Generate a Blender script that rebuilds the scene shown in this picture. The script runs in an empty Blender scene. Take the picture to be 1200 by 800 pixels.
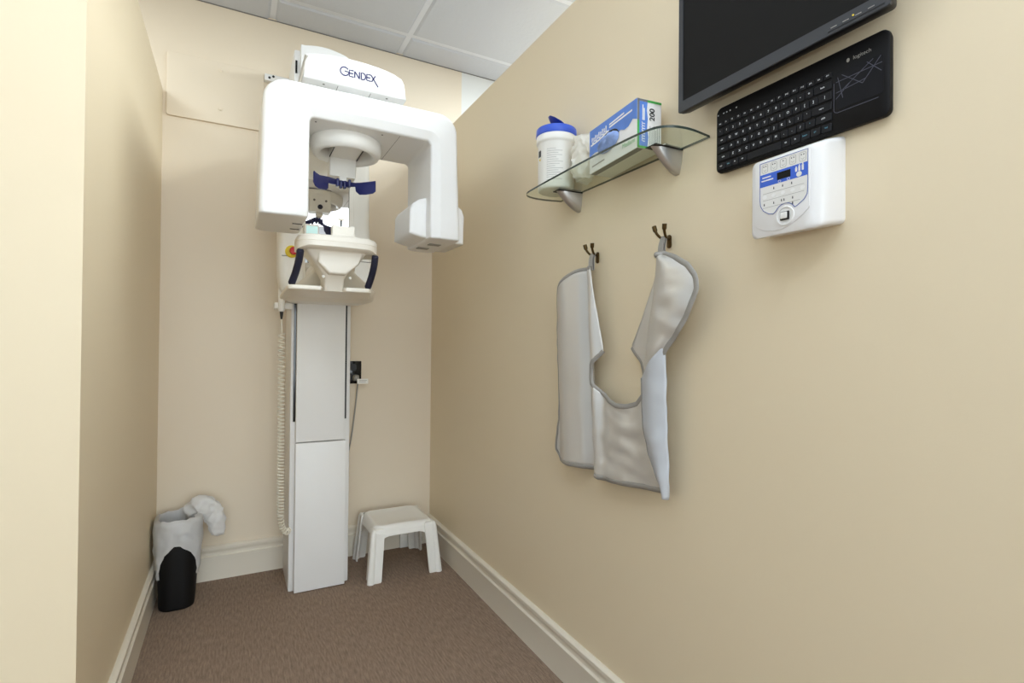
import bpy, bmesh, math, random
from mathutils import Vector, Matrix, noise
random.seed(4)
PI = math.pi
sc = bpy.context.scene
COL = sc.collection

# ------------------------------------------------------------------ materials
def lin(c):
    return tuple(((v/12.92) if v <= .04045 else ((v+.055)/1.055)**2.4) for v in c)
def srgb(r, g, b): return lin((r/255, g/255, b/255))

def mat(name, col, rough=.5, metal=0., spec=.5, bump=0., bscale=200., var=0., vscale=8., stretch=(1, 1, 1),
        emit=None, estr=0., trans=0., alpha=1., coat=0., ior=1.45, sss=0.):
    m = bpy.data.materials.new(name); m.use_nodes = True
    nt = m.node_tree; b = nt.nodes['Principled BSDF']
    b.inputs['Base Color'].default_value = (*col, 1)
    b.inputs['Roughness'].default_value = rough
    b.inputs['Metallic'].default_value = metal
    b.inputs['Specular IOR Level'].default_value = spec
    b.inputs['IOR'].default_value = ior
    b.inputs['Transmission Weight'].default_value = trans
    b.inputs['Alpha'].default_value = alpha
    b.inputs['Coat Weight'].default_value = coat
    b.inputs['Coat Roughness'].default_value = .1
    if emit:
        b.inputs['Emission Color'].default_value = (*emit, 1); b.inputs['Emission Strength'].default_value = estr
    if bump or var:
        tc = nt.nodes.new('ShaderNodeTexCoord'); mp = nt.nodes.new('ShaderNodeMapping')
        mp.inputs['Scale'].default_value = stretch
        nt.links.new(tc.outputs['Object'], mp.inputs['Vector'])
    if bump:
        n = nt.nodes.new('ShaderNodeTexNoise'); n.inputs['Scale'].default_value = bscale; n.inputs['Detail'].default_value = 4
        nt.links.new(mp.outputs['Vector'], n.inputs['Vector'])
        bp = nt.nodes.new('ShaderNodeBump'); bp.inputs['Strength'].default_value = bump; bp.inputs['Distance'].default_value = .004
        nt.links.new(n.outputs['Fac'], bp.inputs['Height']); nt.links.new(bp.outputs['Normal'], b.inputs['Normal'])
    if var:
        n = nt.nodes.new('ShaderNodeTexNoise'); n.inputs['Scale'].default_value = vscale; n.inputs['Detail'].default_value = 5
        nt.links.new(mp.outputs['Vector'], n.inputs['Vector'])
        mx = nt.nodes.new('ShaderNodeMix'); mx.data_type = 'RGBA'
        mx.inputs['A'].default_value = (*[c*(1-var) for c in col], 1)
        mx.inputs['B'].default_value = (*[min(1, c*(1+var)) for c in col], 1)
        nt.links.new(n.outputs['Fac'], mx.inputs['Factor']); nt.links.new(mx.outputs['Result'], b.inputs['Base Color'])
    return m

M = {}
M['wall'] = mat('cream_paint', srgb(226, 210, 180), .45, bump=.03, bscale=350)
M['wall_back'] = mat('cream_paint_back', srgb(226, 212, 190), .5, bump=.03, bscale=350)
M['wall_far'] = mat('pale_grey_paint', srgb(222, 222, 218), .55)
M['trim'] = mat('trim_paint', srgb(226, 218, 202), .35)
M['tile'] = mat('ceiling_tile', srgb(200, 203, 210), .9, bump=.5, bscale=60, stretch=(1, 1, 1))
M['grid'] = mat('ceiling_grid', srgb(220, 223, 230), .6)
M['white'] = mat('white_enamel', srgb(234, 233, 231), .42, coat=.0)
M['white2'] = mat('white_plastic', srgb(238, 236, 230), .38)
M['cream_plastic'] = mat('ivory_plastic', srgb(236, 230, 218), .38)
M['white_panel'] = mat('panel_plastic', srgb(226, 224, 223), .3, coat=.15)
M['seam'] = mat('seam_grey', srgb(120, 116, 112), .6)
M['black'] = mat('black_plastic', srgb(24, 23, 24), .45)
M['blackgloss'] = mat('black_gloss', srgb(14, 14, 15), .12)
M['navy'] = mat('navy_plastic', srgb(34, 38, 92), .35)
M['gripc'] = mat('dark_navy_rubber', srgb(28, 30, 52), .55)
M['yellow'] = mat('yellow_plastic', srgb(232, 205, 50), .4)
M['red'] = mat('red_plastic', srgb(190, 30, 36), .3)
M['mirror'] = mat('mirror_glass', (.9, .9, .9), .02, metal=1.)
M['screen'] = mat('touch_display', srgb(190, 225, 225), .2, emit=srgb(190, 228, 226), estr=.35)
M['logo'] = mat('logo_ink', srgb(30, 24, 92), .5)
M['steel'] = mat('brushed_steel', srgb(190, 188, 186), .28, metal=.9)
M['bronze'] = mat('aged_bronze', srgb(88, 70, 42), .35, metal=.9)
M['bezel'] = mat('bezel_grey', srgb(62, 63, 66), .45, spec=.3)
M['lcd'] = mat('dark_screen', srgb(30, 29, 28), .6, spec=.12)
M['key'] = mat('keyboard_black', srgb(20, 19, 20), .55, spec=.2)
M['keytop'] = mat('key_black', srgb(25, 25, 28), .5, spec=.22)
M['legend'] = mat('legend_white', srgb(205, 208, 212), .6)
M['legend_blue'] = mat('legend_blue', srgb(86, 140, 160), .6)
M['padline'] = mat('touchpad_print', srgb(74, 74, 88), .5)
M['pad'] = mat('touchpad_black', srgb(20, 20, 24), .45, spec=.15)
M['panelface'] = mat('membrane_white', srgb(226, 224, 220), .45)
M['panelblue'] = mat('membrane_blue', srgb(56, 98, 204), .45)
M['panelline'] = mat('membrane_line', srgb(80, 100, 170), .5)
M['greyink'] = mat('grey_ink', srgb(150, 148, 142), .6)
M['label_ink'] = mat('label_ink', srgb(186, 184, 180), .6)
M['darkink'] = mat('dark_ink', srgb(60, 60, 64), .6)
M['blue_lid'] = mat('blue_lid', srgb(58, 92, 205), .35)
M['blue_flap'] = mat('blue_flap', srgb(28, 56, 160), .35)
M['boxwhite'] = mat('carton_white', srgb(240, 238, 236), .5)
M['boxblue'] = mat('carton_blue', srgb(92, 134, 214), .5, var=.22, vscale=30)
M['boxgreen'] = mat('carton_green', srgb(78, 172, 84), .5)
M['boxgrey'] = mat('carton_grey', srgb(120, 122, 126), .5)
M['glove'] = mat('nitrile_blue', srgb(150, 176, 236), .5, var=.3, vscale=60)
M['black_ink'] = mat('black_ink', srgb(28, 28, 32), .6)
M['apron'] = mat('satin_grey', srgb(212, 209, 204), .36, metal=.45, bump=.08, bscale=40)
M['apron_lining'] = mat('lining_grey', srgb(192, 195, 200), .5, metal=.1, bump=.05, bscale=40)
M['apron_bind'] = mat('binding_grey', srgb(152, 148, 142), .5, metal=.2)
M['bin'] = mat('bin_black', srgb(16, 15, 15), .55, spec=.25)
M['cable_grey'] = mat('cable_grey', srgb(150, 148, 142), .5)
M['cord_white'] = mat('cord_white', srgb(232, 226, 210), .45)

def glass_mat():
    m = bpy.data.materials.new('shelf_glass'); m.use_nodes = True
    nt = m.node_tree; nt.nodes.clear()
    o = nt.nodes.new('ShaderNodeOutputMaterial'); t = nt.nodes.new('ShaderNodeBsdfTransparent'); g = nt.nodes.new('ShaderNodeBsdfGlossy')
    f = nt.nodes.new('ShaderNodeFresnel'); f.inputs['IOR'].default_value = 1.45
    t.inputs['Color'].default_value = (*srgb(246, 250, 245), 1); g.inputs['Roughness'].default_value = .02
    mx = nt.nodes.new('ShaderNodeMixShader')
    ge = nt.nodes.new('ShaderNodeNewGeometry'); iv = nt.nodes.new('ShaderNodeMath'); iv.operation = 'SUBTRACT'; iv.inputs[0].default_value = 1
    mu = nt.nodes.new('ShaderNodeMath'); mu.operation = 'MULTIPLY'
    nt.links.new(ge.outputs['Backfacing'], iv.inputs[1]); nt.links.new(iv.outputs[0], mu.inputs[0]); nt.links.new(f.outputs['Fac'], mu.inputs[1])
    nt.links.new(mu.outputs[0], mx.inputs['Fac']); nt.links.new(t.outputs[0], mx.inputs[1]); nt.links.new(g.outputs[0], mx.inputs[2])
    nt.links.new(mx.outputs[0], o.inputs['Surface'])
    return m
M['glass'] = glass_mat()
M['glass_edge'] = mat('glass_edge', srgb(52, 62, 56), .15)

def film_mat(name, col, w):
    m = bpy.data.materials.new(name); m.use_nodes = True
    nt = m.node_tree; b = nt.nodes['Principled BSDF']; o = nt.nodes['Material Output']
    b.inputs['Base Color'].default_value = (*col, 1); b.inputs['Roughness'].default_value = .35
    tr = nt.nodes.new('ShaderNodeBsdfTranslucent'); tr.inputs['Color'].default_value = (*col, 1)
    tp = nt.nodes.new('ShaderNodeBsdfTransparent')
    m1 = nt.nodes.new('ShaderNodeMixShader'); m1.inputs['Fac'].default_value = .35
    m2 = nt.nodes.new('ShaderNodeMixShader'); m2.inputs['Fac'].default_value = w
    nt.links.new(b.outputs[0], m1.inputs[1]); nt.links.new(tr.outputs[0], m1.inputs[2])
    nt.links.new(m1.outputs[0], m2.inputs[1]); nt.links.new(tp.outputs[0], m2.inputs[2])
    nt.links.new(m2.outputs[0], o.inputs['Surface'])
    return m
M['bag'] = film_mat('bag_film', srgb(244, 244, 244), .07)
M['packet'] = film_mat('packet_film', srgb(252, 250, 242), .08)

def carpet_mat():
    m = bpy.data.materials.new('carpet'); m.use_nodes = True
    nt = m.node_tree; b = nt.nodes['Principled BSDF']; b.inputs['Roughness'].default_value = .95
    b.inputs['Specular IOR Level'].default_value = .1
    tc = nt.nodes.new('ShaderNodeTexCoord'); mp = nt.nodes.new('ShaderNodeMapping')
    mp.inputs['Scale'].default_value = (6.5, 1., 1.)
    nt.links.new(tc.outputs['Object'], mp.inputs['Vector'])
    n = nt.nodes.new('ShaderNodeTexNoise'); n.inputs['Scale'].default_value = 26; n.inputs['Detail'].default_value = 4
    n2 = nt.nodes.new('ShaderNodeTexNoise'); n2.inputs['Scale'].default_value = 420; n2.inputs['Detail'].default_value = 2
    nt.links.new(mp.outputs['Vector'], n.inputs['Vector']); nt.links.new(tc.outputs['Object'], n2.inputs['Vector'])
    ad = nt.nodes.new('ShaderNodeMath'); ad.operation = 'ADD'
    nt.links.new(n.outputs['Fac'], ad.inputs[0]); nt.links.new(n2.outputs['Fac'], ad.inputs[1])
    r = nt.nodes.new('ShaderNodeValToRGB'); r.color_ramp.elements[0].position = .25; r.color_ramp.elements[1].position = .75
    hf = nt.nodes.new('ShaderNodeMath'); hf.operation = 'MULTIPLY'; hf.inputs[1].default_value = .5; n2.inputs['Detail'].default_value = 1
    nt.links.new(ad.outputs[0], hf.inputs[0]); nt.links.new(hf.outputs[0], r.inputs['Fac'])
    r.color_ramp.elements[0].color = (*srgb(102, 87, 75), 1); r.color_ramp.elements[1].color = (*srgb(174, 151, 132), 1)
    nt.links.new(r.outputs['Color'], b.inputs['Base Color'])
    bp = nt.nodes.new('ShaderNodeBump'); bp.inputs['Strength'].default_value = .6; bp.inputs['Distance'].default_value = .003
    nt.links.new(hf.outputs[0], bp.inputs['Height']); nt.links.new(bp.outputs['Normal'], b.inputs['Normal'])
    return m
M['carpet'] = carpet_mat()

# ------------------------------------------------------------------ mesh helpers
def wloc(o):
    v = Vector((0, 0, 0))
    while o is not None:
        v += Vector(o.location); o = o.parent
    return v

def obj(name, bm, m, parent=None, loc=None, angle=35, smooth=True):
    """link the bmesh (world coordinates) as ONE mesh object; loc = its origin"""
    bmesh.ops.recalc_face_normals(bm, faces=bm.faces)
    base = Vector(loc) if loc else (wloc(parent) if parent else Vector((0, 0, 0)))
    for v in bm.verts: v.co -= base
    me = bpy.data.meshes.new(name); bm.to_mesh(me); bm.free()
    for x in (m if isinstance(m, (list, tuple)) else [m]): me.materials.append(x)
    if smooth:
        me.polygons.foreach_set('use_smooth', [True]*len(me.polygons))
        try: me.set_sharp_from_angle(angle=math.radians(angle))
        except Exception: pass
    o = bpy.data.objects.new(name, me); COL.objects.link(o)
    if parent:
        o.parent = parent; o.location = base - wloc(parent)
    else:
        o.location = base
    return o

def tag(o, label=None, cat=None, group=None, kind=None):
    if label: o['label'] = label
    if cat: o['category'] = cat
    if group: o['group'] = group
    if kind: o['kind'] = kind
    return o

def thing(name, label, cat, loc, group=None):
    o = bpy.data.objects.new(name, None); COL.objects.link(o)
    o.empty_display_size = .05; o.location = loc
    return tag(o, label, cat, group)

def B(): return bmesh.new()

def box(bm, x0, x1, y0, y1, z0, z1, bev=0., seg=2, mi=0):
    r = bmesh.ops.create_cube(bm, size=1.)
    vs = r['verts']
    for v in vs:
        v.co = Vector(((x0+x1)/2+v.co.x*(x1-x0), (y0+y1)/2+v.co.y*(y1-y0), (z0+z1)/2+v.co.z*(z1-z0)))
    fs = list({f for v in vs for f in v.link_faces})
    for f in fs: f.material_index = mi
    if bev:
        es = list({e for v in vs for e in v.link_edges})
        bmesh.ops.bevel(bm, geom=es, offset=bev, segments=seg, profile=.5, affect='EDGES')
    return bm

def prism(bm, pts, ax, a0, a1, bev=0., seg=2, mi=0):
    """polygon pts in the plane normal to axis ax (x:(y,z) y:(x,z) z:(x,y)) extruded a0..a1"""
    def P(p, a):
        return {'x': (a, p[0], p[1]), 'y': (p[0], a, p[1]), 'z': (p[0], p[1], a)}[ax]
    A = [bm.verts.new(P(p, a0)) for p in pts]; C = [bm.verts.new(P(p, a1)) for p in pts]
    n = len(pts); fs = [bm.faces.new(A), bm.faces.new(C[::-1])]
    for i in range(n): fs.append(bm.faces.new((A[i], C[i], C[(i+1) % n], A[(i+1) % n])))
    for f in fs: f.material_index = mi
    if bev:
        es = list(fs[0].edges)+list(fs[1].edges)
        bmesh.ops.recalc_face_normals(bm, faces=fs)
        bmesh.ops.bevel(bm, geom=es, offset=bev, segments=seg, profile=.5, affect='EDGES')
    return bm

def loft(bm, rings, cap=True, close=True, mi=0):
    R = [[bm.verts.new(p) for p in ring] for ring in rings]
    n = len(R[0])
    for a, b in zip(R, R[1:]):
        for i in range(n if close else n-1):
            f = bm.faces.new((a[i], a[(i+1) % n], b[(i+1) % n], b[i])); f.material_index = mi
    if cap:
        bm.faces.new(R[0]).material_index = mi; bm.faces.new(R[-1][::-1]).material_index = mi
    return bm

def rr(cx, cy, w, h, r, n=5):
    r = min(r, w/2-1e-5, h/2-1e-5); out = []
    for (sx, sy, a0) in ((1, 1, 0), (-1, 1, 90), (-1, -1, 180), (1, -1, 270)):
        for k in range(n+1):
            a = math.radians(a0+90*k/n)
            out.append((cx+sx*(w/2-r)+r*math.cos(a), cy+sy*(h/2-r)+r*math.sin(a)))
    return out

def rb(x0, x1, y0, y1, r, n=5): return rr((x0+x1)/2, (y0+y1)/2, x1-x0, y1-y0, r, n)

def lathe(bm, prof, c, n=40, axis='z', cap=True, mi=0):
    rings = []
    for (r, h) in prof:
        ring = []
        for k in range(n):
            a = 2*PI*k/n; u, w = r*math.cos(a), r*math.sin(a)
            if axis == 'z': ring.append((c[0]+u, c[1]+w, c[2]+h))
            elif axis == 'y': ring.append((c[0]+u, c[1]+h, c[2]+w))
            else: ring.append((c[0]+h, c[1]+u, c[2]+w))
        rings.append(ring)
    return loft(bm, rings, cap, True, mi)

def tube(bm, pts, rad, n=8, cap=True, mi=0, flat=None):
    pts = [Vector(p) for p in pts]
    rs = rad if isinstance(rad, (list, tuple)) else [rad]*len(pts)
    rings = []; ref = None
    for i, p in enumerate(pts):
        t = (pts[min(i+1, len(pts)-1)]-pts[max(i-1, 0)]).normalized()
        if ref is None:
            ref = Vector((0, 0, 1)) if abs(t.z) < .9 else Vector((1, 0, 0))
        u = (ref-t*ref.dot(t)).normalized(); ref = u; w = t.cross(u)
        k = flat or 1.
        rings.append([p+(u*math.cos(2*PI*j/n)+w*k*math.sin(2*PI*j/n))*rs[i] for j in range(n)])
    return loft(bm, rings, cap, True, mi)

def smoothpath(pts, k=8):
    pts = [Vector(p) for p in pts]; P = [pts[0]]+pts+[pts[-1]]; out = []
    for i in range(1, len(P)-2):
        a, b, c, d = P[i-1], P[i], P[i+1], P[i+2]
        for j in range(k):
            t = j/k
            out.append(.5*((2*b)+(c-a)*t+(2*a-5*b+4*c-d)*t*t+(3*b-a-3*c+d)*t**3))
    out.append(pts[-1]); return out

def ribbon(bm, pts, w, th, o, u, v, nrm, mi=0):
    """flat stroke of width w, thickness th, along 2-D pts in frame (o,u,v), raised along nrm"""
    o, u, v, nrm = map(Vector, (o, u, v, nrm))
    P = [Vector((p[0], p[1])) for p in pts]; L = []; R = []
    for i, p in enumerate(P):
        t = (P[min(i+1, len(P)-1)]-P[max(i-1, 0)]).normalized(); n = Vector((-t.y, t.x))*w/2
        L.append(p+n); R.append(p-n)
    q = lambda p, h: o+u*p.x+v*p.y+nrm*h
    rings = [[q(l, 0), q(l, th), q(r, th), q(r, 0)] for l, r in zip(L, R)]
    return loft(bm, rings, True, True, mi)

def plate(bm, poly, th, o, u, v, nrm, mi=0):
    o, u, v, nrm = map(Vector, (o, u, v, nrm))
    q = lambda p, h: o+u*p[0]+v*p[1]+nrm*h
    return loft(bm, [[q(p, 0) for p in poly], [q(p, th) for p in poly]], True, True, mi)

_txt = {}
def text(bm, s, size, o, u, v, nrm, mi=0, lift=.0004, align='CENTER', bold=0.):
    key = (s, align, bold)
    if key not in _txt:
        cu = bpy.data.curves.new('t', 'FONT'); cu.body = s; cu.size = 1.; cu.align_x = align; cu.align_y = 'CENTER'; cu.offset = bold
        ob = bpy.data.objects.new('t', cu); COL.objects.link(ob)
        bpy.context.view_layer.update()
        me = bpy.data.meshes.new_from_object(ob.evaluated_get(bpy.context.evaluated_depsgraph_get()))
        _txt[key] = ([tuple(p.co) for p in me.vertices], [tuple(p.vertices) for p in me.polygons])
        bpy.data.objects.remove(ob); bpy.data.curves.remove(cu); bpy.data.meshes.remove(me)
    vs, fs = _txt[key]
    o, u, v, nrm = map(Vector, (o, u, v, nrm))
    V = [bm.verts.new(o+u*p[0]*size+v*p[1]*size+nrm*lift) for p in vs]
    for f in fs:
        try: bm.faces.new([V[i] for i in f]).material_index = mi
        except ValueError: pass
    return bm

def resample(pts, n):
    pts = [Vector(p) for p in pts]; d = [0]
    for a, b in zip(pts, pts[1:]): d.append(d[-1]+(b-a).length)
    out = []
    for k in range(n):
        s = d[-1]*k/(n-1); i = 0
        while i < len(d)-2 and d[i+1] < s: i += 1
        t = 0 if d[i+1] == d[i] else (s-d[i])/(d[i+1]-d[i])
        out.append(pts[i].lerp(pts[i+1], min(1, max(0, t))))
    return out

# ------------------------------------------------------------------ room
XR, XL, YB, ZT, ZC, HB, YE = .969, -.293, 2.784, 2.212, 2.658, .155, 1.445

def struct(name, bm, m, parent=None, **k):
    o = obj(name, bm, m, parent, **k); o['kind'] = 'structure'; return o

b = B(); box(b, -2.6, 2.6, -5.8, YB+.12, -.08, 0); struct('floor', b, M['carpet'], smooth=False)

# suspended ceiling: lay-in tiles with stepped edges in a white grid
b = B(); box(b, -2.6, 2.6, -5.8, YB+.12, ZC+.012, ZC+.06)
xs = [.147+.626*k for k in range(-5, 5)]; ys = [YB]+[2.598-.598*k for k in range(0, 15)]
xs = [-2.6]+[x for x in xs if -2.5 < x < 2.5]+[2.6]
for i in range(len(xs)-1):
    for j in range(len(ys)-1):
        x0, x1, y1, y0 = xs[i]+.012, xs[i+1]-.012, ys[j]-(.012 if j else 0), ys[j+1]+.012
        g = lambda e, z: [(x0+e, y0+e, z), (x1-e, y0+e, z), (x1-e, y1-(e if j else 0), z), (x0+e, y1-(e if j else 0), z)]
        loft(b, [g(0, ZC+.0125), g(0, ZC+.006), g(.012, ZC-.003), g(.016, ZC-.0035)])
struct('ceiling', b, M['tile'], smooth=False)
b = B()
for x in xs[1:-1]: box(b, x-.0125, x+.0125, -5.8, YB, ZC+.004, ZC+.0122)
for y in ys[1:]: box(b, -2.6, 2.6, y-.0125, y+.0125, ZC+.0042, ZC+.012)
struct('trim_1', b, M['grid'], smooth=False)
b = B(); box(b, -2.6, 2.6, YB-.003, YB, ZC-.0075, ZC-.0036, 0); struct('ceiling_shadow_line', b, M['seam'], smooth=False)  # dark strip imitating the shadow line where ceiling meets back wall

b = B(); box(b, -2.6, 1.135, YB, YB+.12, 0, ZC+.012); struct('wall_back', b, M['wall_back'], smooth=False)
b = B(); box(b, 1.135, 2.6, YB, YB+.12, 0, ZC+.012); struct('wall_back_neighbour', b, M['wall_far'], smooth=False)
b = B(); box(b, XR, XR+.12, -.35, YB, 0, ZT); struct('wall_right', b, M['wall'], smooth=False)
b = B(); prism(b, [(-2.6, YE), (XL, YE), (XL, YB), (XL-.12, YB), (XL-.12, YE+.12), (-2.6, YE+.12)], 'z', 0, ZT)
struct('wall_left', b, M['wall'], smooth=False)

BP = [(0, 0), (.016, 0), (.016, .098), (.0175, .104), (.0175, .108), (.010, .112), (.0095, .118), (.0115, .128), (.016, .134),
      (.0165, .140), (.0165, .148), (.012, HB-.003), (.006, HB), (0, HB)]
b = B(); loft(b, [[(XR-p, y, z) for p, z in BP] for y in (-.35, YB)]); struct('baseboard_right', b, M['trim'])
b = B(); loft(b, [[(XL+p, y, z) for p, z in BP] for y in (YE, YB)]); struct('baseboard_left', b, M['trim'])
b = B(); loft(b, [[(x, YB-p, z) for p, z in BP] for x in (XL, XR)]); struct('baseboard_back', b, M['trim'])

# painted mounting board on the back wall
t = thing('mounting_board', 'thin cream painted board fixed to the back wall with two bolt heads', 'wall board', (-.08, YB, 2.10))
b = B(); prism(b, rb(-.279, .112, 2.102, 2.387, .012), 'y', YB-.012, YB, .002); obj('panel', b, M['wall_back'], t)
for z in (2.35, 2.17):
    b = B(); lathe(b, [(.0085, 0), (.008, -.003), (.004, -.005)], (-.069, YB-.012, z), 16, 'y'); obj('bolt_head', b, M['wall_back'], t)

# ------------------------------------------------------------------ panoramic X-ray unit
XM = thing('dental_xray_machine', 'tall white panoramic dental x-ray machine against the back wall with overhead C-shaped arm', 'x-ray machine', (.348, 2.6, 0))
W = M['white']; W2 = M['white2']
# column
b = B(); box(b, .2205, .476, 2.486, 2.745, 0, 2.386, .006, 2)
col_ = obj('column', b, W, XM)
b = B(); box(b, .242, .455, 2.452, 2.49, .004, .652, .003, 2); obj('lower_cover', b, W, XM)
b = B(); box(b, .242, .4475, 2.4535, 2.49, .6565, 1.30, .003, 2); obj('upper_cover', b, W, XM)
b = B(); prism(b, [(.244, 1.9), (.4505, 1.9), (.4505, 2.384)]+[(.4505-.2065*k/12, 2.386+.022*math.sin(PI*(.04+.88*k/12))) for k in range(1, 12)]+[(.244, 2.396)], 'y', 2.45, 2.73, .003)
obj('top_cover', b, W, XM)
b = B(); box(b, .2325, .2425, 2.476, 2.488, .745, 1.30); obj('slot', b, M['blackgloss'], XM)
b = B(); box(b, .4475, .4545, 2.4565, 2.49, .75, 1.30); obj('slot', b, M['black'], XM)
b = B(); box(b, .2245, .2325, 2.4805, 2.49, 2.28, 2.335); obj('slot', b, M['blackgloss'], XM)
b = B(); box(b, .114, .58, 2.752, YB, 2.343, 2.375, .003)
wb = obj('wall_bracket', b, W, XM)
for x, z in ((.135, 2.357), (.152, 2.366)):
    b = B(); lathe(b, [(.0055, -.001), (.0055, .004)], (x, 2.751, z), 12, 'y'); obj('bolt_hole', b, M['black'], wb)

# carriage sliding on the column
secs = [(1.262, .215, .495, 2.395, 2.47, .03), (1.268, .20, .512, 2.38, 2.475, .035), (1.285, .182, .53, 2.362, 2.478, .035), (1.32, .166, .543, 2.346, 2.48, .03),
        (1.37, .158, .546, 2.337, 2.48, .028), (1.45, .156, .538, 2.335, 2.48, .026), (1.6, .156, .526, 2.335, 2.48, .026), (2.0, .156, .522, 2.335, 2.48, .026), (2.03, .16, .518, 2.338, 2.476, .026)]
b = B(); loft(b, [[(x, y, z) for x, y in rb(x0, x1, y0, y1, r, 6)] for z, x0, x1, y0, y1, r in secs])
car = obj('carriage', b, W2, XM)
b = B(); box(b, .168, .53, 2.3335, 2.336, 1.4465, 1.449); obj('seam_line', b, M['seam'], car)
es = obj('emergency_stop_plate', lathe(B(), [(.025, .004), (.025, -.003), (.021, -.006), (.015, -.0065)], (.206, 2.333, 1.466), 32, 'y'), M['yellow'], XM)
obj('stop_button', lathe(B(), [(.010, 0), (.0155, -.008), (.0165, -.014), (.015, -.020), (.008, -.022)], (.212, 2.327, 1.467), 28, 'y'), M['red'], es)
b = B(); lathe(b, [(.004, 0), (.003, -.002)], (.245, 2.334, 1.575), 12, 'y'); obj('indicator', b, M['black'], car)

# support beam over the patient with the maker's lettering
top = [(.526, 1.946), (.519, 1.997), (.508, 2.017)]+[(.345+.16*math.cos(a), 2.012+.030*math.sin(a)) for a in [PI*(k)/12 for k in range(1, 12)]]+[(.199, 2.016), (.191, 1.997), (.187, 1.946)]
b = B(); prism(b, top, 'y', 1.80, 2.47, .006, 3)
beam = obj('support_beam', b, W, XM, angle=50); beam.modifiers.new('wn', 'WEIGHTED_NORMAL')
for x in (.296, .404):
    b = B(); box(b, x-.0008, x+.0008, 1.812, 2.3, 1.9452, 1.9465); obj('seam_line', b, M['seam'], beam)
for x in (.252, .462):
    b = B(); lathe(b, [(.004, -.0006), (.004, .002)], (x, 1.822, 1.946), 12); obj('screw', b, M['seam'], beam)
# GENDEX logo, thin strokes with an enlarged G and a long-tailed X
b = B(); lo, lu, lv, ln = (.301, 1.7994, 1.981), (1, 0, 0), (0, 0, 1), (0, -1, 0)
S = .0222
def stroke(pts, w=.0036): ribbon(b, [(p[0]*S, p[1]*S) for p in pts], w, .0008, lo, lu, lv, ln)
G = [(.62+.62*math.cos(math.radians(a)), .62+.62*math.sin(math.radians(a))) for a in range(38, 329, 12)]
stroke(G); stroke([(.62, .66), (1.24, .62), (1.12, .2)], .0030)
x = 1.32
stroke([(x+.62, 1.0), (x, .98), (x, .06), (x+.62, .04)]); stroke([(x, .52), (x+.55, .52)]); x = 2.1
stroke([(x, 0), (x, .96)]); stroke([(x, .96), (x+.7, 0)]); stroke([(x+.7, 0), (x+.7, 1.04)]); x = 3.08
stroke([(x, 0), (x, 1.0), (x+.3, 1.0), (x+.56, .84), (x+.64, .5), (x+.56, .16), (x+.3, 0), (x, 0)]); x = 3.9
stroke([(x+.62, 1.0), (x, .98), (x, .06), (x+.62, .04)]); stroke([(x, .52), (x+.52, .52)]); x = 4.55
stroke([(x, 1.0), (x+1.1, -.62)], .0036); stroke([(x+.08, 0), (x+.66, 1.0)])
obj('lettering', b, M['logo'], beam)
obj('rotation_hub', lathe(B(), [(.09, 1.90), (.09, 1.95)], (.36, 1.93, 0), 40), W, XM)

# C-shaped rotating arm
YF, D = 1.75, .295
st = [((.060, 1.488), (.2035, 1.490)), ((.0605, 1.515), (.2035, 1.517)), ((.062, 1.6), (.2035, 1.6)), ((.066, 1.76), (.2035, 1.74)), ((.068, 1.837), (.2035, 1.786))]
for k in range(1, 9):
    a = math.radians(180-90*k/8); st.append(((.138+.07*math.cos(a), 1.837+.07*math.sin(a)), (.2205+.017*math.cos(a), 1.787+.017*math.sin(a))))
st.append(((.40, 1.9085), (.40, 1.8035)))
for k in range(0, 9):
    a = math.radians(90-90*k/8); st.append(((.633+.07*math.cos(a), 1.839+.07*math.sin(a)), (.587+.017*math.cos(a), 1.785+.017*math.sin(a))))
st += [((.7055, 1.74), (.604, 1.72)), ((.711, 1.6), (.604, 1.6)), ((.716, 1.50), (.6045, 1.503)), ((.7165, 1.466), (.605, 1.468))]
def csec(O, I, inset=0.):
    O = Vector(O); I = Vector(I); w = (I-O).length; n = (I-O)/w; e = inset
    pr = [(e, .020+e), (.0012+e, .0125+e), (.0045+e, .006+e), (.0095+e, .0017+e), (.016+e, e), (w-.036-e, e), (w-.034-e, .0006+e), (w-.008-e, .009+e), (w-.003-e, .0115+e), (w-e, .018+e), (w-e, D-.012-e), (w-.012-e, D-e), (.02+e, D-e), (e, D-.02-e)]
    return [(O.x+n.x*s, YF+y, O.y+n.y*s) for s, y in pr]
rings = [csec(*st[0], .009)]
rings[0] = [(p[0], p[1], p[2]-.007) for p in rings[0]]
r1 = [(p[0], p[1], p[2]-.004) for p in csec(*st[0], .003)]; rings.append(r1)
rings += [csec(O, I) for O, I in st]
rings.append([(p[0], p[1], p[2]-.004) for p in csec(*st[-1], .003)])
rings.append([(p[0], p[1], p[2]-.007) for p in csec(*st[-1], .009)])
b = B(); loft(b, rings); arm = obj('c_arm', b, W, XM, angle=60); arm.modifiers.new('wn', 'WEIGHTED_NORMAL')
for x, y in ((.225, 1.79), (.44, 1.79), (.535, 1.80), (.53, 2.0), (.25, 2.02)):
    b = B(); lathe(b, [(.003, -.0006), (.003, .002)], (x, y, 1.8032), 10); obj('screw', b, M['darkink'], arm)
b = B(); box(b, .4955, .497, 1.77, 2.03, 1.8026, 1.805); obj('seam_line', b, M['seam'], arm)
for (y, x0, x1) in ((1.86, .165, .195), (1.95, .165, .195)):
    b = B(); box(b, x0, x1, y-.002, y+.002, 1.4805, 1.4825); obj('vent_slit', b, M['darkink'], arm)
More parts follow.
